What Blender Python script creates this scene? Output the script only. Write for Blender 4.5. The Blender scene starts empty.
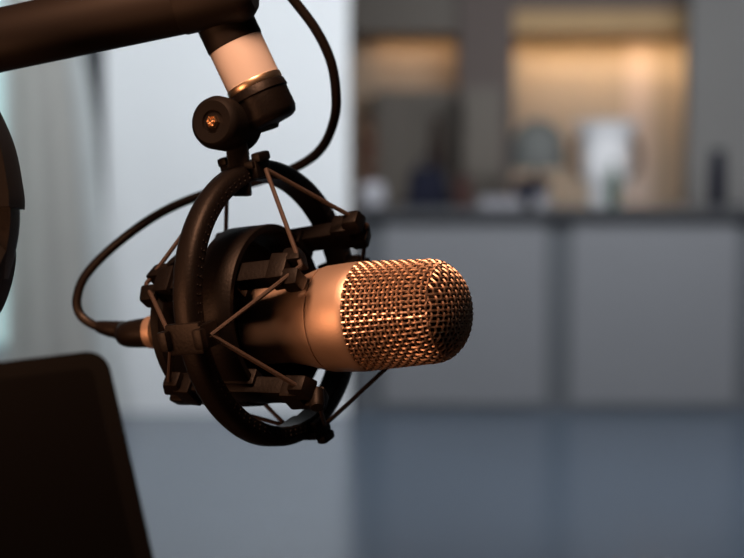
import bpy, bmesh, math, random
from mathutils import Vector, Matrix
random.seed(4)
SC = bpy.context.scene
COL = SC.collection
R = math.radians

# ------------------------------------------------------------------ camera
CAM = Vector((0, 0, 1.3)); PITCH = R(4.9); FPX = 1550.0
FW = Vector((0, math.cos(PITCH), -math.sin(PITCH)))
UP = Vector((0, math.sin(PITCH), math.cos(PITCH)))
XR = Vector((1, 0, 0))
cam_d = bpy.data.cameras.new('camera'); cam = bpy.data.objects.new('camera', cam_d); COL.objects.link(cam)
cam.location = CAM; cam.rotation_euler = (math.pi/2 - PITCH, 0, 0)
cam_d.sensor_width = 36; cam_d.lens = 75; cam_d.clip_start = 0.05
cam_d.dof.use_dof = True; cam_d.dof.focus_distance = 0.685; cam_d.dof.aperture_fstop = 6.6
cam_d.dof.aperture_blades = 0
SC.camera = cam

def P(px, py, d):                       # pixel and depth -> world point
    return CAM + FW*d + XR*((px-372)/FPX*d) + UP*((279-py)/FPX*d)
def PY(px, py, Y):                      # pixel on the vertical plane at distance Y
    r = FW + XR*((px-372)/FPX) + UP*((279-py)/FPX)
    return CAM + r*(Y/r.y)

# ------------------------------------------------------------------ light
W = bpy.data.worlds.new('world'); SC.world = W; W.use_nodes = True
W.node_tree.nodes['Background'].inputs[0].default_value = (0.55, 0.62, 0.7, 1)
W.node_tree.nodes['Background'].inputs[1].default_value = 0.05
SC.view_settings.view_transform = 'Standard'; SC.view_settings.look = 'None'
SC.view_settings.exposure = 0.0; SC.view_settings.gamma = 1.0; SC.view_settings.use_curve_mapping = False

def area(name, loc, target, size, power, color, sy=None, spread=180):
    l = bpy.data.lights.new(name, 'AREA'); l.energy = power; l.color = color; l.size = size
    if sy: l.shape = 'RECTANGLE'; l.size_y = sy
    l.spread = R(spread)
    o = bpy.data.objects.new(name, l); COL.objects.link(o); o.location = loc
    o.rotation_euler = (Vector(target)-Vector(loc)).to_track_quat('-Z', 'Y').to_euler()
    return o
WARM = (1.0, 0.49, 0.28)
# warm desk lamp, up and to the left of the microphone
area('warm_desk_lamp', P(20, -760, 0.50), P(280, 270, 0.70), 0.10, 2.55, WARM)
# added soft fill from low left, standing in for warm glow off the desk
area('warm_side_fill', P(-640, 430, 0.50), P(290, 330, 0.70), 0.16, 0.75, (1.0, 0.42, 0.20))
# cool ceiling lamps of the room beyond
area('ceiling_lamp_wall', (-1.0, 5.4, 2.72), (-1.0, 7.5, 1.2), 2.2, 47, (0.90, 0.96, 1.0), 0.6)
area('ceiling_lamp_counter', (1.6, 5.2, 2.72), (1.5, 7.5, 0.6), 2.2, 105, (0.95, 0.97, 1.0), 0.6)
# warm strips under the soffits
area('niche_strip_lamp', (1.55, 9.44, 1.925), (1.55, 9.6, 0.6), 1.4, 3.9, (1.0, 0.66, 0.34), 0.05)
area('shelf_strip_lamp', (0.27, 9.25, 1.925), (0.27, 9.35, 1.3), 0.5, 0.5, (1.0, 0.60, 0.28), 0.05)

# ------------------------------------------------------------------ materials
def mat(name, color, rough=0.5, metal=0.0, bump=0.0, scale=200, spec=0.5, var=0.0, trans=0.0):
    m = bpy.data.materials.new(name); m.use_nodes = True
    nt = m.node_tree; b = nt.nodes['Principled BSDF']
    b.inputs['Base Color'].default_value = (*color, 1); b.inputs['Roughness'].default_value = rough
    b.inputs['Metallic'].default_value = metal; b.inputs['Specular IOR Level'].default_value = spec
    if trans: b.inputs['Transmission Weight'].default_value = trans
    if bump or var:
        tc = nt.nodes.new('ShaderNodeTexCoord'); n = nt.nodes.new('ShaderNodeTexNoise')
        n.inputs['Scale'].default_value = scale; n.inputs['Detail'].default_value = 4
        nt.links.new(tc.outputs['Object'], n.inputs['Vector'])
        if bump:
            bp = nt.nodes.new('ShaderNodeBump'); bp.inputs['Strength'].default_value = bump
            bp.inputs['Distance'].default_value = 0.0006
            nt.links.new(n.outputs['Fac'], bp.inputs['Height']); nt.links.new(bp.outputs['Normal'], b.inputs['Normal'])
        if var:
            mx = nt.nodes.new('ShaderNodeMix'); mx.data_type = 'RGBA'
            mx.inputs[6].default_value = (*[c*(1-var) for c in color], 1)
            mx.inputs[7].default_value = (*[min(1, c*(1+var)) for c in color], 1)
            nt.links.new(n.outputs['Fac'], mx.inputs[0]); nt.links.new(mx.outputs[2], b.inputs['Base Color'])
    return m
def emis(name, color, s):
    m = bpy.data.materials.new(name); m.use_nodes = True; b = m.node_tree.nodes['Principled BSDF']
    b.inputs['Base Color'].default_value = (*color, 1)
    b.inputs['Emission Color'].default_value = (*color, 1); b.inputs['Emission Strength'].default_value = s
    return m
M = dict(
    champagne=mat('champagne_metal', (0.62, 0.48, 0.38), 0.50, 0.75, bump=0.10, scale=900),
    wire=mat('grille_wire', (0.64, 0.48, 0.37), 0.46, 1.0),
    lining=mat('grille_lining', (0.018, 0.012, 0.010), 0.9, spec=0.1),
    plastic=mat('black_plastic', (0.0055, 0.0046, 0.0044), 0.48, bump=0.25, scale=700, spec=0.2),
    softblack=mat('soft_black', (0.004, 0.0036, 0.0036), 0.65, bump=0.1, scale=500, spec=0.15),
    cord=mat('elastic', (0.05, 0.036, 0.03), 0.6, bump=0.6, scale=2500),
    rubber=mat('cable_rubber', (0.010, 0.008, 0.007), 0.38, spec=0.35, bump=0.1, scale=800),
    tube=mat('boom_black', (0.009, 0.007, 0.006), 0.58, spec=0.25),
    sleeve=mat('pale_sleeve', (0.52, 0.50, 0.49), 0.55, bump=0.05, scale=300),
    gold=mat('gold_band', (0.85, 0.66, 0.45), 0.34, 1.0),
    screw=mat('brass_screw', (0.80, 0.60, 0.40), 0.25, 1.0),
    glass=mat('screen_glass', (0.003, 0.003, 0.003), 0.4, spec=0.08),
    caseb=mat('screen_case', (0.003, 0.003, 0.003), 0.6, spec=0.08),
    desk=mat('desk_top', (0.06, 0.045, 0.035), 0.5, var=0.3, scale=8),
    white=mat('white_wall', (0.80, 0.82, 0.84), 0.7, var=0.02, scale=2),
    greyw=mat('grey_wall', (0.22, 0.215, 0.21), 0.8, var=0.05, scale=3),
    ceil=mat('ceiling_paint', (0.7, 0.7, 0.7), 0.9),
    floor=mat('polished_floor', (0.072, 0.098, 0.136), 0.20, var=0.10, scale=2.5, spec=0.8),
    backw=mat('back_wall', (0.42, 0.33, 0.25), 0.8, var=0.05, scale=3),
    niche=mat('niche_wall', (0.55, 0.45, 0.35), 0.8, var=0.04, scale=3),
    soffit=mat('soffit_wood', (0.56, 0.36, 0.17), 0.6, var=0.15, scale=5),
    pillar=mat('pillar_paint', (0.15, 0.12, 0.11), 0.8),
    pale=mat('pale_post', (0.75, 0.62, 0.55), 0.7),
    cabinet=mat('grey_cabinet', (0.14, 0.12, 0.10), 0.6, var=0.05, scale=4),
    panel=mat('counter_panel', (0.195, 0.20, 0.215), 0.55, var=0.03, scale=3),
    carcass=mat('counter_carcass', (0.10, 0.108, 0.12), 0.6),
    ctop=mat('counter_top', (0.05, 0.052, 0.058), 0.4),
    curtain=mat('curtain_grey', (0.66, 0.64, 0.61), 0.9, var=0.03, scale=10),
    lit_fold=mat('curtain_lit_fold', (0.74, 0.76, 0.76), 0.9),  # paler cloth colour stands for the highlight on the edge fold
    slit=mat('dark_joint', (0.015, 0.017, 0.022), 0.8),
    cyan=emis('daylight_pane', (0.58, 0.80, 0.80), 0.55),
    porcelain=mat('white_porcelain', (0.80, 0.80, 0.82), 0.35),
    brownwood=mat('dark_wood', (0.10, 0.055, 0.03), 0.5),
    pot=mat('pale_pot', (0.40, 0.40, 0.44), 0.5),
    leaf=mat('green_glass', (0.05, 0.10, 0.07), 0.2),
    navy=mat('navy', (0.008, 0.009, 0.020), 0.7, spec=0.1),
    dkbrown=mat('brown_glass', (0.02, 0.011, 0.008), 0.5, spec=0.15),
    maroon=mat('maroon', (0.05, 0.018, 0.016), 0.7, spec=0.2),
    rust=mat('rust_leaf', (0.17, 0.065, 0.04), 0.7),
    tan=mat('tan_leaf', (0.30, 0.20, 0.12), 0.7),
    shade=mat('grey_shade', (0.11, 0.115, 0.11), 0.7),
    paper=mat('paper', (0.26, 0.255, 0.28), 0.8),
)

# ------------------------------------------------------------------ builders
def link(name, bm, m, parent=None, smooth=True, auto=None):
    me = bpy.data.meshes.new(name)
    if parent is not None:
        root = parent
        while root.parent: root = root.parent
        bmesh.ops.translate(bm, verts=bm.verts, vec=-Vector(root.location))
    bmesh.ops.recalc_face_normals(bm, faces=bm.faces)
    bm.to_mesh(me); bm.free()
    me.materials.append(M[m])
    if smooth:
        me.shade_smooth()
        try: me.set_sharp_from_angle(angle=R(auto or 38))
        except Exception: pass
    o = bpy.data.objects.new(name, me); COL.objects.link(o)
    if parent is not None: o.parent = parent
    else:                                # own origin for single mesh things
        c = sum((v.co for v in me.vertices), Vector())/len(me.vertices)
        me.transform(Matrix.Translation(-c)); o.location = c
    return o
def thing(name, label, cat, loc, group=None):
    o = bpy.data.objects.new(name, None); COL.objects.link(o); o.location = loc
    o.empty_display_size = 0.02
    o['label'] = label; o['category'] = cat
    if group: o['group'] = group
    return o
def tag(o, label, cat, group=None):
    o['label'] = label; o['category'] = cat
    if group: o['group'] = group
    return o
def struct(name, bm, m, smooth=False):
    o = link(name, bm, m, None, smooth); o['kind'] = 'structure'; return o

def frame(d):
    d = d.normalized(); h = Vector((0, 0, 1)) if abs(d.z) < 0.9 else Vector((1, 0, 0))
    e1 = d.cross(h).normalized(); return e1, d.cross(e1).normalized()
def tube(bm, pts, rad, n=8, closed=False, cap=True):
    N = len(pts); rings = []; e1 = None
    for i, p in enumerate(pts):
        if closed: t = pts[(i+1) % N]-pts[i-1]
        else: t = pts[min(i+1, N-1)]-pts[max(i-1, 0)]
        t = t.normalized()
        if e1 is None: e1, e2 = frame(t)
        else:
            e1 = (e1 - t*e1.dot(t)).normalized(); e2 = t.cross(e1)
        r = rad[i] if isinstance(rad, (list, tuple)) else rad
        rings.append([bm.verts.new(p + e1*(r*math.cos(2*math.pi*k/n)) + e2*(r*math.sin(2*math.pi*k/n))) for k in range(n)])
    for i in range(N if closed else N-1):
        a, b = rings[i], rings[(i+1) % N]
        for k in range(n):
            bm.faces.new((a[k], a[(k+1) % n], b[(k+1) % n], b[k]))
    if cap and not closed:
        bm.faces.new(rings[0]); bm.faces.new(rings[-1])
def lathe(bm, base, axis, prof, n=48, closed=False):
    """prof: (along, radius) list; closed joins last to first (a ring)"""
    axis = axis.normalized(); e1, e2 = frame(axis); rings = []
    for s, r in prof:
        if r < 1e-6: rings.append([bm.verts.new(base+axis*s)])
        else: rings.append([bm.verts.new(base+axis*s+e1*(r*math.cos(2*math.pi*k/n))+e2*(r*math.sin(2*math.pi*k/n))) for k in range(n)])
    m = len(rings)
    for i in range(m if closed else m-1):
        a, b = rings[i], rings[(i+1) % m]
        for k in range(n):
            k2 = (k+1) % n
            if len(a) == 1 and len(b) == 1: continue
            if len(a) == 1: bm.faces.new((a[0], b[k], b[k2]))
            elif len(b) == 1: bm.faces.new((a[k], a[k2], b[0]))
            else: bm.faces.new((a[k], a[k2], b[k2], b[k]))
def obox(bm, c, ax, ay, az, sx, sy, sz, bev=0.0, taper=1.0):
    """oriented box, full sizes along unit axes; taper scales the +ax end"""
    t = bmesh.new(); vs = []
    for i in (-1, 1):
        k = taper if i > 0 else 1.0
        for j in (-1, 1):
            for l in (-1, 1):
                vs.append(t.verts.new(c + ax*(i*sx/2) + ay*(j*sy/2*k) + az*(l*sz/2*k)))
    for f in ((0, 1, 3, 2), (4, 6, 7, 5), (0, 4, 5, 1), (2, 3, 7, 6), (0, 2, 6, 4), (1, 5, 7, 3)):
        t.faces.new([vs[i] for i in f])
    bmesh.ops.recalc_face_normals(t, faces=t.faces)
    if bev: bmesh.ops.bevel(t, geom=t.edges[:], offset=bev, segments=2, profile=0.6, affect='EDGES')
    me = bpy.data.meshes.new('tmp'); t.to_mesh(me); t.free(); bm.from_mesh(me); bpy.data.meshes.remove(me)
EX, EY, EZ = Vector((1, 0, 0)), Vector((0, 1, 0)), Vector((0, 0, 1))
def bx(bm, lo, hi, bev=0.0):
    lo, hi = Vector(lo), Vector(hi); s = hi-lo
    obox(bm, (lo+hi)/2, EX, EY, EZ, s.x, s.y, s.z, bev)
def box(lo, hi, bev=0.0):
    bm = bmesh.new(); bx(bm, lo, hi, bev); return bm
def L(base, axis, prof, n=48, closed=False):
    bm = bmesh.new(); lathe(bm, base, axis, prof, n, closed); return bm
def smoothpath(pts, k=8):
    out = []
    for i in range(len(pts)-1):
        p0 = pts[max(i-1, 0)]; p1 = pts[i]; p2 = pts[i+1]; p3 = pts[min(i+2, len(pts)-1)]
        for j in range(k):
            t = j/k
            out.append(0.5*((2*p1)+(p2-p0)*t+(2*p0-5*p1+4*p2-p3)*t*t+(3*p1-p0-3*p2+p3)*t**3))
    out.append(pts[-1]); return out

# ------------------------------------------------------------------ the setting
XL, XRT, YB, YF, ZC = -4.0, 4.0, 9.6, -1.6, 2.8
struct('floor', box((XL, YF, -0.1), (XRT, YB+.1, 0)), 'floor')
struct('ceiling', box((XL, YF, ZC), (XRT, YB+.1, ZC+.1)), 'ceil')
struct('wall_left', box((XL-.1, YF, 0), (XL, YB, ZC)), 'greyw')
struct('wall_right', box((XRT, YF, 0), (XRT+.1, YB, ZC)), 'greyw')
struct('wall_front', box((XL, YF-.1, 0), (XRT, YF, ZC)), 'greyw')
struct('wall_back', box((XL, YB, 0), (XRT, YB+.1, ZC)), 'niche')
xw = PY(349, 300, 7.5).x
struct('wall_white', box((XL+.9, 7.5, 0), (xw, 7.7, ZC)), 'white')
# narrow dark joint in the white wall, daylight pane at the far left
xa, xb = PY(82, 100, 7.48).x, PY(104, 100, 7.48).x
struct('trim_1', box((xa, 7.48, 0.4), (xb, 7.5, ZC)), 'slit')
xc = PY(1, 300, 7.4).x
struct('window_1', box((XL+.6, 7.44, 0.35), (xc, 7.47, ZC-.2)), 'cyan')
# behind the counter
def vstrip(px0, px1, Y, z0, z1, depth=.15):
    return box((PY(px0, 200, Y).x, Y, z0), (PY(px1, 200, Y).x, Y+depth, z1))
zs = PY(500, 33, 9.0).z
xm, zt = PY(512, 100, 9.0).x, PY(500, 9, 9.0).z
struct('trim_2', box((PY(300, 100, 9.0).x, 9.0, zs), (xm, YB, ZC)), 'cabinet')
struct('trim_3', box((xm, 9.0, zs), (PY(760, 100, 9.0).x, YB, zt)), 'soffit')
struct('trim_6', box((xm, 8.98, zt), (PY(760, 100, 9.0).x, YB, ZC)), 'pillar')
struct('trim_7', box((PY(340, 100, 9.3).x, 9.35, 0), (PY(462, 100, 9.3).x, YB, zs)), 'backw')
struct('trim_4', vstrip(458, 512, 8.95, 0, ZC, .2), 'pillar')
struct('trim_5', vstrip(624, 652, 9.585, 0, zs, .015), 'pale')
struct('wall_column', vstrip(688, 860, 8.6, 0, ZC, .15), 'greyw')

# ------------------------------------------------------------------ curtain at the left
cu = thing('curtain', 'pale grey curtain with a painted light edge fold hanging at left before the white wall', 'curtain', PY(60, 405, 7.3))
edge = [(76, -60), (81, 20), (85, 55), (97, 130), (104, 200), (112, 280), (121, 350), (130, 410)]
def curtain_sheet(f0, f1, wav, nx, z=0.0):
    bm = bmesh.new(); rows = []
    for px, py in edge:
        xe0 = 8; row = []
        for i in range(nx+1):
            t = f0+(f1-f0)*i/nx; x = xe0+(px-xe0)*t
            row.append(bm.verts.new(PY(x, py, 7.3+wav*math.sin(t*21)-z)))
        rows.append(row)
    for a, b in zip(rows, rows[1:]):
        for i in range(nx): bm.faces.new((a[i], a[i+1], b[i+1], b[i]))
    bmesh.ops.solidify(bm, geom=bm.faces[:], thickness=0.012)
    return bm
link('cloth', curtain_sheet(0, .76, .006, 40), 'curtain', cu)
fold = link('lit_fold', curtain_sheet(.76, 1, .012, 12), 'lit_fold', cu); fold['label'] = 'pale edge fold with painted highlight'  # outermost fold, its highlight put into the colour

# ------------------------------------------------------------------ reception counter
ctr = thing('reception_counter', 'long grey reception counter with dark top beyond the microphone', 'counter', (1.6, 7.85, 0))
x0, x1 = PY(354, 300, 7.55).x, PY(790, 300, 7.55).x
link('carcass', box((x0, 7.58, 0.0), (x1, 8.1, 0.95)), 'carcass', ctr, False)
link('countertop', box((x0-.0, 7.50, .95), (x1, 8.15, 1.0), .006), 'ctop', ctr, False)
for a, b in ((383, 546), (572, 737)):
    link('front_panel', box((PY(a, 300, 7.55).x, 7.555, .03), (PY(b, 300, 7.55).x, 7.58, .94), .004), 'panel', ctr, False)
link('plinth', box((x0, 7.57, 0), (x1, 7.6, .03)), 'carcass', ctr, False)

cb = thing('wall_cabinet', 'tall grey cabinet on the wall behind counter left of the pillar', 'cabinet', (PY(415, 200, 9).x, 9.2, 0))
ca, cc = PY(374, 100, 9.0).x, PY(457, 100, 9.0).x; ztop = PY(400, 90, 9.0).z
link('carcass', box((ca, 9.02, 0), (cc, 9.34, ztop), .005), 'cabinet', cb, False)
cmid = (ca+cc)/2
for a, b, hx in ((ca, cmid, cmid-.03), (cmid, cc, cmid+.03)):
    d = link('door', box((a+.004, 9.0, .1), (b-.004, 9.02, ztop-.01), .004), 'cabinet', cb, False)
    link('handle', box((hx-.006, 8.975, 1.0), (hx+.006, 9.0, 1.15), .003), 'caseb', d, False)
gp = thing('partition_post', 'slim grey green post below the dark pillar behind counter', 'post', (PY(486, 200, 8.6).x, 8.65, 0))
gx0, gx1, gz = PY(464, 90, 8.6).x, PY(503, 90, 8.6).x, PY(480, 88, 8.6).z
link('shaft', box((gx0, 8.6, 0.0), (gx1, 8.7, gz), .004), 'cabinet', gp, False)
link('cap', box((gx0-.008, 8.59, gz), (gx1+.008, 8.71, gz+.03), .004), 'pillar', gp, False)

# things on the counter (top at z = 1.0)
def at(px, Y): return Vector((PY(px, 205, Y).x, Y, 1.0))
def k(px, Y): return px/FPX*Y          # pixels to metres out there
# white vase
b = at(605, 7.85); va = thing('vase', 'white flared vase with dark side handles standing on the counter', 'vase', b)
s = k(1, 7.85)
link('bowl', L(b, EZ, [(0, 0), (0, 15*s), (4*s, 17*s), (14*s, 15*s), (26*s, 23*s), (44*s, 23*s), (62*s, 24*s), (74*s, 27*s), (83*s, 33*s), (84*s, 32*s), (72*s, 24*s), (50*s, 20*s), (30*s, 18*s), (30*s, 0)], 40), 'porcelain', va)
for sg in (-1, 1):
    bm = bmesh.new()
    tube(bm, smoothpath([b+Vector((sg*22*s, 0, 30*s)), b+Vector((sg*30*s, 0, 34*s)), b+Vector((sg*32*s, 0, 52*s)), b+Vector((sg*28*s, 0, 66*s)), b+Vector((sg*24*s, 0, 66*s))]), 4.5*s, 8)
    h = link('handle', bm, 'brownwood', va); h['label'] = 'dark brown handle'
def bottle(name, px, Y, h, r, m, label, neck=.4, cat='bottle', capm=None):
    b = at(px, Y); t = thing(name, label, cat, b)
    rn = r*neck
    link('body', L(b, EZ, [(0, 0), (0, r*.93), (.004, r), (h*.62, r), (h*.70, r*.93), (h*.80, rn*1.15), (h*.86, rn), (h*.95, rn), (h*.95, 0)], 28), m, t)
    link('cap', L(b, EZ, [(h*.93, 0), (h*.93, rn*1.1), (h, rn*1.1), (h, 0)], 24), capm or m, t)
    return t
bottle('bottle', 717, 7.8, k(56, 7.8), k(8.5, 7.8), 'navy', 'tall navy blue bottle at the right end of counter', .8)
bottle('bottle', 613, 7.68, k(46, 7.68), k(6, 7.68), 'leaf', 'dark green bottle standing in front of the white vase', .4)
bottle('bottle', 437, 8.0, k(86, 8.0), k(9, 8.0), 'dkbrown', 'tall dark brown bottle rising behind the navy bag', .62)
# bag
b = at(428, 7.82); s = k(1, 7.82); bg = thing('bag', 'dark navy bag slumped on the counter before a brown bottle', 'bag', b)
bm = bmesh.new(); obox(bm, b+Vector((0, 0, 19*s)), EZ, EX, EY, 38*s, 48*s, .16, .02, .62); link('body', bm, 'navy', bg)
bm = bmesh.new(); tube(bm, smoothpath([b+Vector((-9*s, 0, 37*s)), b+Vector((-6*s, 0, 46*s)), b+Vector((6*s, 0, 46*s)), b+Vector((9*s, 0, 37*s))]), .008, 8); link('handle', bm, 'navy', bg)
b = at(463, 7.70); s = k(1, 7.75); bm = bmesh.new()
bx0 = thing('box', 'small maroon box on the counter beside the navy bag', 'box', b)
link('body', box(b+Vector((-7*s, -.05, 0)), b+Vector((7*s, .05, 24*s)), .003), 'maroon', bx0, False)
link('lid', box(b+Vector((-7.6*s, -.053, 24*s)), b+Vector((7.6*s, .053, 29*s)), .003), 'maroon', bx0, False)
# plant
b = at(372, 7.75); s = k(1, 7.75); pl = thing('potted_plant', 'reddish brown foliage in a small round white pot on counter', 'plant', b)
pt = link('pot', L(b, EZ, [(0, 0), (0, 9*s), (3*s, 12.5*s), (12*s, 14*s), (21*s, 12*s), (24*s, 10*s), (24*s, 8*s), (18*s, 9*s), (18*s, 0)], 32), 'pot', pl)
fo = bmesh.new(); ft = bmesh.new()
for i in range(110):
    a = random.uniform(0, 6.28); h = random.uniform(22, 84)*s; rr = random.uniform(2, 12)*s
    c = b+Vector((math.cos(a)*rr-5*s, math.sin(a)*rr, h)); d = Vector((math.cos(a), math.sin(a), 1.2)).normalized()
    e1, e2 = frame(d); w = 3*s; ln = 9*s
    tgt = ft if random.random() < .22 else fo
    vs = [tgt.verts.new(q) for q in (c-d*ln/2, c+e1*w+e2*w*.3, c+d*ln/2, c-e1*w+e2*w*.3)]; tgt.faces.new(vs)
for i in range(7):
    a = i*.9; tube(fo, [b+Vector((0, 0, 15*s)), b+Vector((math.cos(a)*6*s-4*s, math.sin(a)*6*s, 76*s))], .002, 5)
link('foliage', fo, 'rust', pl); q = link('dry_leaves', ft, 'tan', pl); q['label'] = 'tan dry leaves'
# table lamp
b = at(537, 7.95); s = k(1, 7.95); tl = thing('table_lamp', 'unlit table lamp with a rounded dark grey shade on counter', 'lamp', b)
link('base', L(b, EZ, [(0, 0), (0, 16*s), (3*s, 16*s), (5*s, 6*s), (8*s, 4*s), (8*s, 0)], 32), 'shade', tl)
link('pole', L(b, EZ, [(6*s, 3*s), (46*s, 3*s)], 16), 'shade', tl)
link('lamp_shade', L(b, EZ, [(36*s, 28*s), (52*s, 28*s), (66*s, 26*s), (77*s, 20*s), (84*s, 9*s), (85*s, 0), (84*s, 0), (76*s, 18*s), (65*s, 24.5*s), (52*s, 26.5*s), (36*s, 26.5*s)], 36, True), 'shade', tl)
b = at(531, 7.7); s = k(1, 7.7); bb = thing('box', 'dark box on counter in front of the grey lamp', 'box', b)
link('body', box(b+Vector((-16*s, -.07, 10*s)), b+Vector((16*s, .07, 27*s)), .004), 'navy', bb, False)
link('stand', box(b+Vector((-13*s, -.06, 0)), b+Vector((13*s, .06, 10*s)), .003), 'caseb', bb, False)
for i, (px, w, h, m, lb) in enumerate(((505, 26, 11, 'paper', 'low pale stack of papers on counter left of dark box'), (541, 14, 14, 'paper', 'small pale lilac carton on counter before the dark box'))):
    b = at(px, 7.56+.03*i); s = k(1, 7.56); t = thing(('paper_stack', 'carton')[i], lb, ('paper', 'carton')[i], b)
    if i == 0:
        for j in range(4):
            link('sheet', box(b+Vector((-w*s/1+.004*(j % 2), -.05, j*h*s/4)), b+Vector((w*s*.62, .05, (j+.92)*h*s/4))), 'paper', t, False)
    else:
        link('body', box(b+Vector((-w*s/2, -.04, 0)), b+Vector((w*s/2, .03, h*s*.8)), .003), 'paper', t, False)
        link('flap', box(b+Vector((-w*s/2-.002, -.042, h*s*.8)), b+Vector((w*s/2+.002, .032, h*s)), .003), 'paper', t, False)

# ------------------------------------------------------------------ desk (just below the frame)
ds = thing('desk', 'dark studio desk that carries the arm and the tablet', 'desk', (-0.25, .55, 0))
link('top', box((-1.1, .2, .80), (.8, 1.05, .84), .004), 'desk', ds, False)
for x in (-1.04, .74):
    for y in (.26, .99): link('leg', box((x-.03, y-.03, 0), (x+.03, y+.03, .80), .003), 'softblack', ds, False)

# ------------------------------------------------------------------ microphone frame
TH, EL = R(29), R(4.4)
def camv(x, u, d): return XR*x + UP*u + FW*d
A = camv(math.cos(EL)*math.cos(TH), math.sin(EL), -math.cos(EL)*math.sin(TH))
V = camv(-math.sin(TH), 0, -math.cos(TH))
U = camv(-math.sin(EL)*math.cos(TH), math.cos(EL), math.sin(EL)*math.sin(TH))
O = P(368, 316, .70)
def Q(s, v=0, u=0): return O + A*s + V*v + U*u

mic = thing('microphone', 'champagne gold studio condenser microphone held in the black shock mount', 'microphone', Q(-.06))
RH, RB = .0243, .0188
link('body', L(O, A, [(-.112, 0), (-.112, .0125), (-.1105, .0135), (-.106, .0145), (-.1055, .0165), (-.096, RB), (-.046, RB), (-.040, RB+.0004), (-.030, .0212), (-.0215, .0236), (-.0195, .0239), (-.0195, .0233), (-.0188, .0233), (-.0188, 0)], 96), 'champagne', mic)
link('head_ring', L(O, A, [(-.0187, .0225), (-.0187, .0240), (-.0180, .0243), (-.004, .0250), (-.001, .0250), (0, .0246), (0, .0225)], 96, True), 'champagne', mic)
# grille: woven wire
CYL = .0312; HD = .0165; RG = .0240
RGE = RG*.935
def dome(r): return CYL + HD*(max(0, 1-(min(r, RGE)/RGE)**2.5))**(1/2.2)
g = bmesh.new(); NW = 60; NR = 14; amp = .00042; SHR = (.9985, .984, .950, .900); wr = .00056
pitch = CYL/NR
for i in range(NW):
    ph = 2*math.pi*i/NW; pts = []
    n = (NR+3)*4
    for j in range(n+1):
        s = CYL*j/(NR*4); rr_ = RG+(RGE-RG)*min(1, s/CYL)
        if s > CYL*1.0001:
            q = (j-NR*4)/4; i0 = min(int(q), 3); f = q-i0
            rr_ = RGE*(SHR[i0]*(1-f)+SHR[min(i0+1, 3)]*f); s = dome(rr_)
        r = rr_ + amp*math.cos(math.pi*j/4)*(1 if i % 2 else -1)
        pts.append(O+A*s+(V*math.cos(ph)+U*math.sin(ph))*r)
    tube(g, pts, wr, 5)
for j in range(NR+4):
    s = pitch*j; rr_ = RG+(RGE-RG)*min(1, s/CYL); pts = []
    if j >= NR: rr_ = RGE*SHR[j-NR]; s = dome(rr_)
    n = NW*3
    for i in range(n):
        ph = 2*math.pi*i/n
        r = rr_ - amp*math.cos(math.pi*i/3+math.pi)*(1 if j % 2 == 0 else -1)
        pts.append(O+A*s+(V*math.cos(ph)+U*math.sin(ph))*r)
    tube(g, pts, wr, 5, closed=True)
gp_ = .00235; K = int(RG/gp_)
for dirn in (0, 1):
    for i in range(-K, K+1):
        c = i*gp_
        if abs(c) > RGE*.87: continue
        half = math.sqrt(max(0, (RGE*.885)**2-c*c)); pts = []
        n = max(6, int(half*2/gp_*4))
        for j in range(n+1):
            t = -half+2*half*j/n; r = math.hypot(c, t)
            sg = (1 if i % 2 else -1)*(1 if dirn else -1)
            h = dome(r) + amp*math.cos(math.pi*t/gp_)*sg
            vv, uu = (c, t) if dirn else (t, c)
            pts.append(O+A*h+V*vv+U*uu)
        tube(g, pts, wr*.95, 5)
gr = link('grille', g, 'wire', mic)
prof = [(0.0002, RG-.0016), (CYL-.001, RGE-.0016)]
for j in range(1, 12):
    r = (RGE-.0016)*(1-j/11); prof.append((dome(r+.0008)-.0015, r))
link('grille_lining', L(O, A, prof, 64), 'lining', mic)
link('connector_collar', L(O, A, [(-.112, .0082), (-.112, .0100), (-.116, .0100), (-.117, .0094), (-.117, .0082)], 40, True), 'gold', mic)

# ------------------------------------------------------------------ shock mount
UC = .0095; SR = -.0505; RO = .0668; RI = .0578
THR = R(33)
AR = camv(math.cos(EL)*math.cos(THR), math.sin(EL), -math.cos(EL)*math.sin(THR))
VR = camv(-math.sin(THR), 0, -math.cos(THR)); UR = AR.cross(VR)
if UR.dot(UP) < 0: UR = -UR
C0 = Q(SR, 0, UC)
sm = thing('shock_mount', 'black spider shock mount ring with elastic cords around the gold microphone', 'shock mount', C0)
prof = [(-.0060, RI+.0008), (-.0052, RI), (.0052, RI), (.0060, RI+.0008), (.0062, RO-.0035), (.0050, RO-.0012), (.0030, RO), (-.0030, RO), (-.0050, RO-.0012), (-.0062, RO-.0035)]
ring = link('outer_ring', L(C0, AR, prof, 128, True), 'plastic', sm)
bm = bmesh.new()
for i in range(96):                     # row of small grip bumps on the front face
    ph = 2*math.pi*i/96
    dv = VR*math.cos(ph)+UR*math.sin(ph)
    for rr in (RI+.0022, RI+.0042):
        lathe(bm, C0+AR*.0058+dv*rr, AR, [(0, .0007), (.0006, .0005), (.0008, 0)], 6)
link('grip_texture', bm, 'plastic', ring)
def dirv(deg, v=V, u=U): return v*math.cos(R(deg))+u*math.sin(R(deg))
def tang(deg, v=V, u=U): return v*-math.sin(R(deg))+u*math.cos(R(deg))
TABS = dict(near=-13, top=77, bottom=251, far=166)
cord_at = {}
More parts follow.
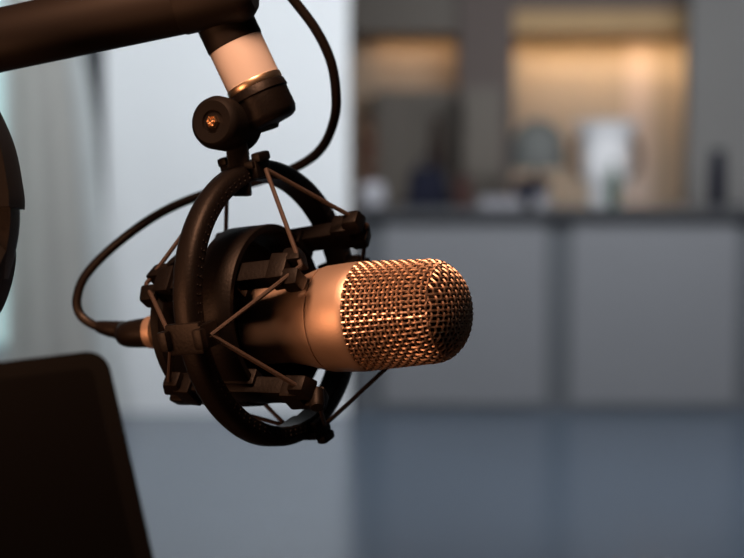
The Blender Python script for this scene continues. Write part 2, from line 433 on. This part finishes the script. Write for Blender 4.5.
for nm, dg in TABS.items():
    d, t = dirv(dg, VR, UR), tang(dg, VR, UR); bm = bmesh.new()
    deep = .0120 if nm in ('near', 'far') else .0085
    obox(bm, C0+d*(RO-.0012), AR, d, t, .0190, .0036, .0140, .0012)           # saddle over the ring
    for sg in (-1, 1):
        obox(bm, C0+AR*(sg*.0084)+d*(RO+.0006-deep/2), AR, d, t, .0038, deep, .0110, .0011)
        obox(bm, C0+AR*(sg*.0098)+d*(RO+.0016), AR, d, t, .0052, .0044, .0092, .0015)   # raised lip
        cord_at[(nm, sg)] = C0+AR*(sg*.0112)+d*(RO-.0045)
    link('cord_tab', bm, 'plastic', sm)
# inner basket and clip
UB = .0045; B0 = Q(-.0575, 0, UB)
link('inner_basket', L(B0, A, [(-.010, .0386), (-.009, .0380), (.010, .0380), (.0108, .0386), (.0108, .0412), (.010, .0418), (-.009, .0418), (-.010, .0412)], 96, True), 'plastic', sm)
bm = bmesh.new()
lathe(bm, Q(-.066), A, [(-.008, .0192), (.008, .0192), (.008, .0215), (.0062, .0240), (-.0062, .0240), (-.008, .0215)], 80, True)
for dg in (20, 66, 115, 160, 205, 250, 295, 340):
    d = dirv(dg); obox(bm, Q(-.066)+d*.0300, A, d, tang(dg), .012, .0165, .012, .001)
link('clip', bm, 'softblack', sm)
lathe_b = L(Q(-.0645), A, [(-.004, .0235), (.004, .0235), (.004, .0384), (-.004, .0384)], 72, True)
link('clip_web', lathe_b, 'softblack', sm)
link('rear_plate', L(Q(-.0925, 0, .002), A, [(-.0035, .0205), (.0035, .0205), (.0035, .0345), (.002, .0362), (-.002, .0362), (-.0035, .0345)], 72, True), 'softblack', sm)
# arms run along the axis, a forked hook at each end
ARMF = dict(nt=(-.0205, .0280, .0225), ft=(-.0190, -.0285, .0415), nb=(-.0200, .0232, -.0325), fb=(-.002, -.0350, -.0130))
ARMB = dict(nt=(-.0945, .0290, .0210), ft=(-.0900, -.0285, .0385), nb=(-.0890, .0250, -.0275), fb=(-.0930, -.0330, -.0220))
hook = {}
for nm in ARMF:
    pf, pb = Q(*ARMF[nm]), Q(*ARMB[nm]); v, u = ARMF[nm][1:]
    ad = (pf-pb).normalized(); rd = (V*v+U*(u-UB)).normalized(); rd = (rd-ad*rd.dot(ad)).normalized(); td = ad.cross(rd)
    bm = bmesh.new()
    obox(bm, (pf+pb)/2-rd*.001, ad, rd, td, (pf-pb).length-.004, .0084, .0100, .0009)
    obox(bm, pb.lerp(pf, .5)-rd*.004, ad, rd, td, .018, .008, .014, .001)
    arm = link('arm', bm, 'plastic', sm)
    for sg, c, tilt in ((1, pf, .0), (-1, pb, .35)):
        bm = bmesh.new()
        obox(bm, c-ad*(sg*.0060), ad*sg, rd, td, .0090, .0110, .0140, .0012, .92)
        for q in (-1, 1):                       # two prongs with the cord groove between
            w = (td*q + ad*sg*.15*q).normalized()
            obox(bm, c+w*.0062, w, rd, ad*sg, .0080, .0105, .0110, .0016, .72)
        link('hook', bm, 'plastic', arm)
        hook[(nm, sg)] = c+ad*(sg*.0052)+rd*.0022
# elastic cords: every tab to its two neighbouring hooks, at the front and at the back
PAIRS = (('top', 'nt'), ('top', 'ft'), ('near', 'nt'), ('near', 'nb'), ('bottom', 'nb'), ('bottom', 'fb'), ('far', 'ft'), ('far', 'fb'))
for sg in (1, -1):
    for tb, hk in PAIRS:
        p0, p1 = cord_at[(tb, sg)], hook[(hk, sg)]
        bm = bmesh.new(); tube(bm, [p0, p0.lerp(p1, .5), p1], .00105, 8)
        link('elastic_cord', bm, 'cord', sm)
bm = bmesh.new()
pp = hook[('nb', 1)]
lathe(bm, pp-V*0, (V*.6-U*.8+A*.3), [(-.004, 0), (-.004, .003), (.004, .0034), (.0055, .0028), (.006, 0)], 20)
link('cord_knot', bm, 'plastic', sm)

# stem, knob, swivel
DS = .712
ax = (P(273, 122, DS)-P(240, 52, DS)).normalized()        # axis of the adapter, pointing down
pj = P(226, 24, DS)
def along(px, py): return (P(px, py, DS)-pj).dot(ax)
px1 = DS/FPX
st0, st1 = P(241, 196, DS), P(236, 128, DS)
sd = (st0-st1).normalized()
bm = bmesh.new(); obox(bm, (st0+st1)/2, sd, XR, sd.cross(XR), (st0-st1).length, 22*px1, .011, .0015, .95)
link('stem', bm, 'plastic', sm)
l0 = along(257, 87)
link('swivel_body', L(pj, ax, [(l0, 0), (l0, 28*px1), (l0+.001, 29.5*px1), (l0+9*px1, 30.5*px1), (l0+10*px1, 29*px1), (l0+31*px1, 29*px1), (l0+37*px1, 26.5*px1), (l0+39*px1, 23*px1), (l0+39*px1, 0)], 56), 'plastic', sm)
kax = camv(-.45, .02, -.9).normalized()
kc = P(223, 124, .706)
kn = link('knob', L(kc, kax, [(-.016, 0), (-.016, 24*px1), (-.013, 26.5*px1), (.006, 26.5*px1), (.0085, 24.5*px1), (.0095, 21*px1), (.0090, 12*px1), (.0080, 11*px1), (.0080, 0)], 56), 'softblack', sm)
bm = bmesh.new(); d = (P(262, 112, DS)-kc)
obox(bm, kc+d*.5-kax*.004, d.normalized(), kax, d.normalized().cross(kax), d.length, .020, .0185, .003)
link('hinge_block', bm, 'plastic', sm)
bm = bmesh.new(); sc_ = kc+kax*.0080
lathe(bm, sc_, kax, [(0, 7.5*px1), (.0012, 7.2*px1), (.0022, 5.4*px1), (.0012, 3.6*px1), (.0010, 0)], 6)
sw = link('knob_screw', bm, 'screw', kn); sw['label'] = 'brass coloured screw'
bm = bmesh.new(); e1, e2 = frame(kax)
for a in (0.5, 2.07):
    q = e1*math.cos(a)+e2*math.sin(a); obox(bm, sc_+kax*.0018, q, kax, q.cross(kax), 9*px1, .0014, 2*px1, .0003)
link('screw_slot', bm, 'screw', kn)

# ------------------------------------------------------------------ boom arm
BD = .700
ba = P(244, -11.5, BD); bb_ = P(-520, 150, .77)
bdir = (bb_-ba).normalized(); rb = 32.5*BD/FPX
boom = thing('boom_arm', 'thick black boom arm with pale sleeve and gold band above the microphone', 'arm', Vector((bb_.x, bb_.y, .84)))
ln = (bb_-ba).length
link('tube', L(ba, bdir, [(.001, 0), (.001, rb*.8), (.004, rb*.97), (.008, rb), (ln, rb), (ln+.01, rb*.9), (ln+.01, 0)], 56), 'tube', boom)
link('end_cap', L(ba, bdir, [(-.004, 0), (-.004, rb*.70), (-.001, rb*.92), (.003, rb*1.02), (.030, rb*1.03), (.031, rb)], 56), 'tube', boom)
lA, lB, lC = along(235, 45), along(254.2, 81.5), along(257, 87.5)
link('collar', L(pj, ax, [(-.004, 0), (-.004, 29*px1), (lA-.001, 29*px1), (lA, 28.3*px1)], 56), 'tube', boom)
sl = link('sleeve', L(pj, ax, [(lA-.0008, 27.9*px1), (lA, 28.1*px1), (lB, 28.0*px1)], 56), 'sleeve', boom); sl['label'] = 'pale sleeve'
gb = link('band', L(pj, ax, [(lB, 27.8*px1), (lB, 28.6*px1), (lB+.0006, 29*px1), (lC-.0006, 29*px1), (lC, 28.4*px1)], 56), 'gold', boom); gb['label'] = 'shiny gold band'
post = Vector((bb_.x, bb_.y, 0))
link('post', L(Vector((bb_.x, bb_.y, .84)), EZ, [(0, 0), (0, .05), (.02, .05), (.024, .016), (bb_.z-.84+.03, .016), (bb_.z-.84+.03, 0)], 40), 'tube', boom)
link('elbow', L(bb_-EY*.03, EY, [(0, 0), (0, .026), (.06, .026), (.06, 0)], 40), 'tube', boom)

# ------------------------------------------------------------------ microphone cable
cpx = [(150, 331, .771), (128, 331.5, .777), (108, 328.5, .782), (92, 324, .785), (80, 314, .787), (77, 298, .788), (86, 275, .790), (113, 247, .794), (157, 215, .800), (205, 194, .803), (262, 180, .802), (302, 164, .790), (323, 146, .775), (334, 120, .760), (336, 95, .750), (331, 62, .742), (316, 30, .737), (292, -2, .733), (262, -38, .727), (228, -36, .722), (190, -24, .720), (100, -5, .728), (-60, 28, .743), (-220, 62, .758)]
cab = thing('microphone_cable', 'black cable looping from boom arm behind mount into the microphone plug', 'cable', P(77, 298, .788))
pts = smoothpath([P(*c) for c in cpx], 10)
bm = bmesh.new(); tube(bm, pts, .0024, 12); link('cord', bm, 'rubber', cab)
p_a = Q(-.1165); p_m = Q(-.136); pth = smoothpath([Q(-.122), p_m, P(128, 331.5, .777), P(108, 328.5, .782), P(97, 326, .784)], 8)
n = len(pth); rad = []
for i in range(n):
    t = i/(n-1); rad.append(.0050*(1-t)**.9+.0027 if i % 2 or t < .4 else (.0050*(1-t)**.9+.0027)*.93)
bm = bmesh.new(); tube(bm, pth, rad, 28); link('plug_boot', bm, 'rubber', cab)
link('plug_shell', L(p_a, -A, [(0, 0), (0, .0078), (.0045, .0082), (.006, .0080), (.0062, .0074), (.0062, 0)], 40), 'champagne', cab)

# ------------------------------------------------------------------ headphones at the left edge
hd = thing('headphones', 'black headphones hanging at left edge with only one side in view', 'headphones', P(-150, 300, .66))
HDp = .66
hp = [(-190, 96), (-150, 78), (-90, 68), (-45, 82), (-12, 112), (4, 150), (10, 200)]
def strap(pts2, w, th, d0):
    bm = bmesh.new(); pts = smoothpath([P(x, y, d0) for x, y in pts2], 6); rows = []
    for i, p in enumerate(pts):
        t = (pts[min(i+1, len(pts)-1)]-pts[max(i-1, 0)]).normalized(); nrm = t.cross(FW).normalized()
        rows.append([bm.verts.new(p+nrm*a*th/2+FW*b*w/2) for a, b in ((-1, -1), (1, -1), (1.25, 0), (1, 1), (-1, 1))])
    for a, b in zip(rows, rows[1:]):
        for i in range(5): bm.faces.new((a[i], a[(i+1) % 5], b[(i+1) % 5], b[i]))
    bm.faces.new(rows[0]); bm.faces.new(rows[-1]); return bm
px_ = HDp/FPX
arc = [(-318, 190), (-300, 120), (-250, 60), (-170, 28), (-90, 40), (-38, 88), (-9, 140), (2, 190), (3, 208)]
link('headband', strap(arc, .030, 28*px_, HDp), 'softblack', hd)
link('yoke', strap([(2, 200), (2, 225), (-2, 250), (-8, 275)], .018, 26*px_, HDp), 'plastic', hd)
link('yoke', strap([(-316, 200), (-316, 225), (-312, 255), (-306, 280)], .018, 26*px_, HDp), 'plastic', hd)
for cx, sg in ((-27, 1), (-284, -1)):
    a_ = camv(-sg*.97, .24, 0).normalized()
    c = P(cx, 274, HDp)
    cup = link('ear_cup', L(c, -a_, [(-.014, 0), (-.014, .017), (-.010, .020), (.006, .020), (.0135, .016), (.0145, 0)], 48), 'softblack', hd)
    link('ear_pad', L(c, a_, [(.013, .010), (.013, .020), (.020, .022), (.027, .020), (.029, .016), (.026, .011)], 48, True), 'softblack', cup)
# stand that carries them
hs = thing('headphone_stand', 'black headphone stand on the desk left of the frame', 'stand', Vector((P(-160, 40, HDp).x, P(-160, 40, HDp).y, .84)))
top = P(-160, 52, HDp)
link('base', L(Vector((top.x, top.y, .84)), EZ, [(0, 0), (0, .08), (.012, .08), (.016, .012), (.016, 0)], 40), 'softblack', hs)
link('pole', L(Vector((top.x, top.y, .85)), EZ, [(0, .008), (top.z-.85-.012, .008)], 20), 'softblack', hs)
link('cradle', box(top+Vector((-.02, -.02, -.018)), top+Vector((.02, .02, -.002)), .004), 'softblack', hs)

# ------------------------------------------------------------------ tablet at the lower left
cnr = P(104, 352, .56)
e_r = camv(57, -193, -70).normalized(); e_t = camv(-92, -10, -47.5)
e_t = (e_t - e_r*e_t.dot(e_r)).normalized(); e_n = e_r.cross(e_t).normalized()
if e_n.dot(FW) > 0: e_n = -e_n
tb = thing('tablet', 'black tablet screen standing dark in the lower left corner', 'tablet', cnr+e_r*.17+e_t*.12)
Wd, Hg, TT = .25, .175, .008
def slab(c, w, h, t, r, m, name, parent):
    bm = bmesh.new(); ring = []
    for (sx, sy, a0) in ((1, 1, 0), (-1, 1, 90), (-1, -1, 180), (1, -1, 270)):
        for j in range(9):
            a = R(a0+j*90/8); ring.append((sx*(w/2-r)+r*math.cos(a), sy*(h/2-r)+r*math.sin(a)))
    lo = [bm.verts.new(c+e_t*x+e_r*y-e_n*t/2) for x, y in ring]; hi = [bm.verts.new(c+e_t*x+e_r*y+e_n*t/2) for x, y in ring]
    bm.faces.new(lo); bm.faces.new(hi)
    for i in range(len(lo)): bm.faces.new((lo[i], lo[(i+1) % len(lo)], hi[(i+1) % len(lo)], hi[i]))
    bmesh.ops.recalc_face_normals(bm, faces=bm.faces)
    bmesh.ops.bevel(bm, geom=[e for e in bm.edges if abs((e.verts[0].co-e.verts[1].co).dot(e_n)) < 1e-6], offset=.0012, segments=2, affect='EDGES')
    return link(name, bm, m, parent)
cc_ = cnr+e_t*Wd/2+e_r*Hg/2
slab(cc_, Wd, Hg, TT, .008, 'caseb', 'case', tb)
slab(cc_+e_n*(TT/2+.0002), Wd-.014, Hg-.014, .0012, .003, 'glass', 'screen', tb)
# tablet stand on the desk
foot = cnr+e_r*Hg+e_t*Wd/2
ts = thing('tablet_stand', 'black stand on the desk that holds the tablet', 'stand', Vector((foot.x, foot.y, .84)))
link('base', box((foot.x-.07, foot.y-.05, .84), (foot.x+.07, foot.y+.09, .85), .003), 'softblack', ts, False)
link('neck', box((foot.x-.015, foot.y+.01, .85), (foot.x+.015, foot.y+.03, foot.z-.02), .003), 'softblack', ts, False)
bm = bmesh.new(); obox(bm, foot+e_r*.018, e_t, e_n, e_r, .12, .03, .010, .002); link('ledge', bm, 'softblack', ts, False)
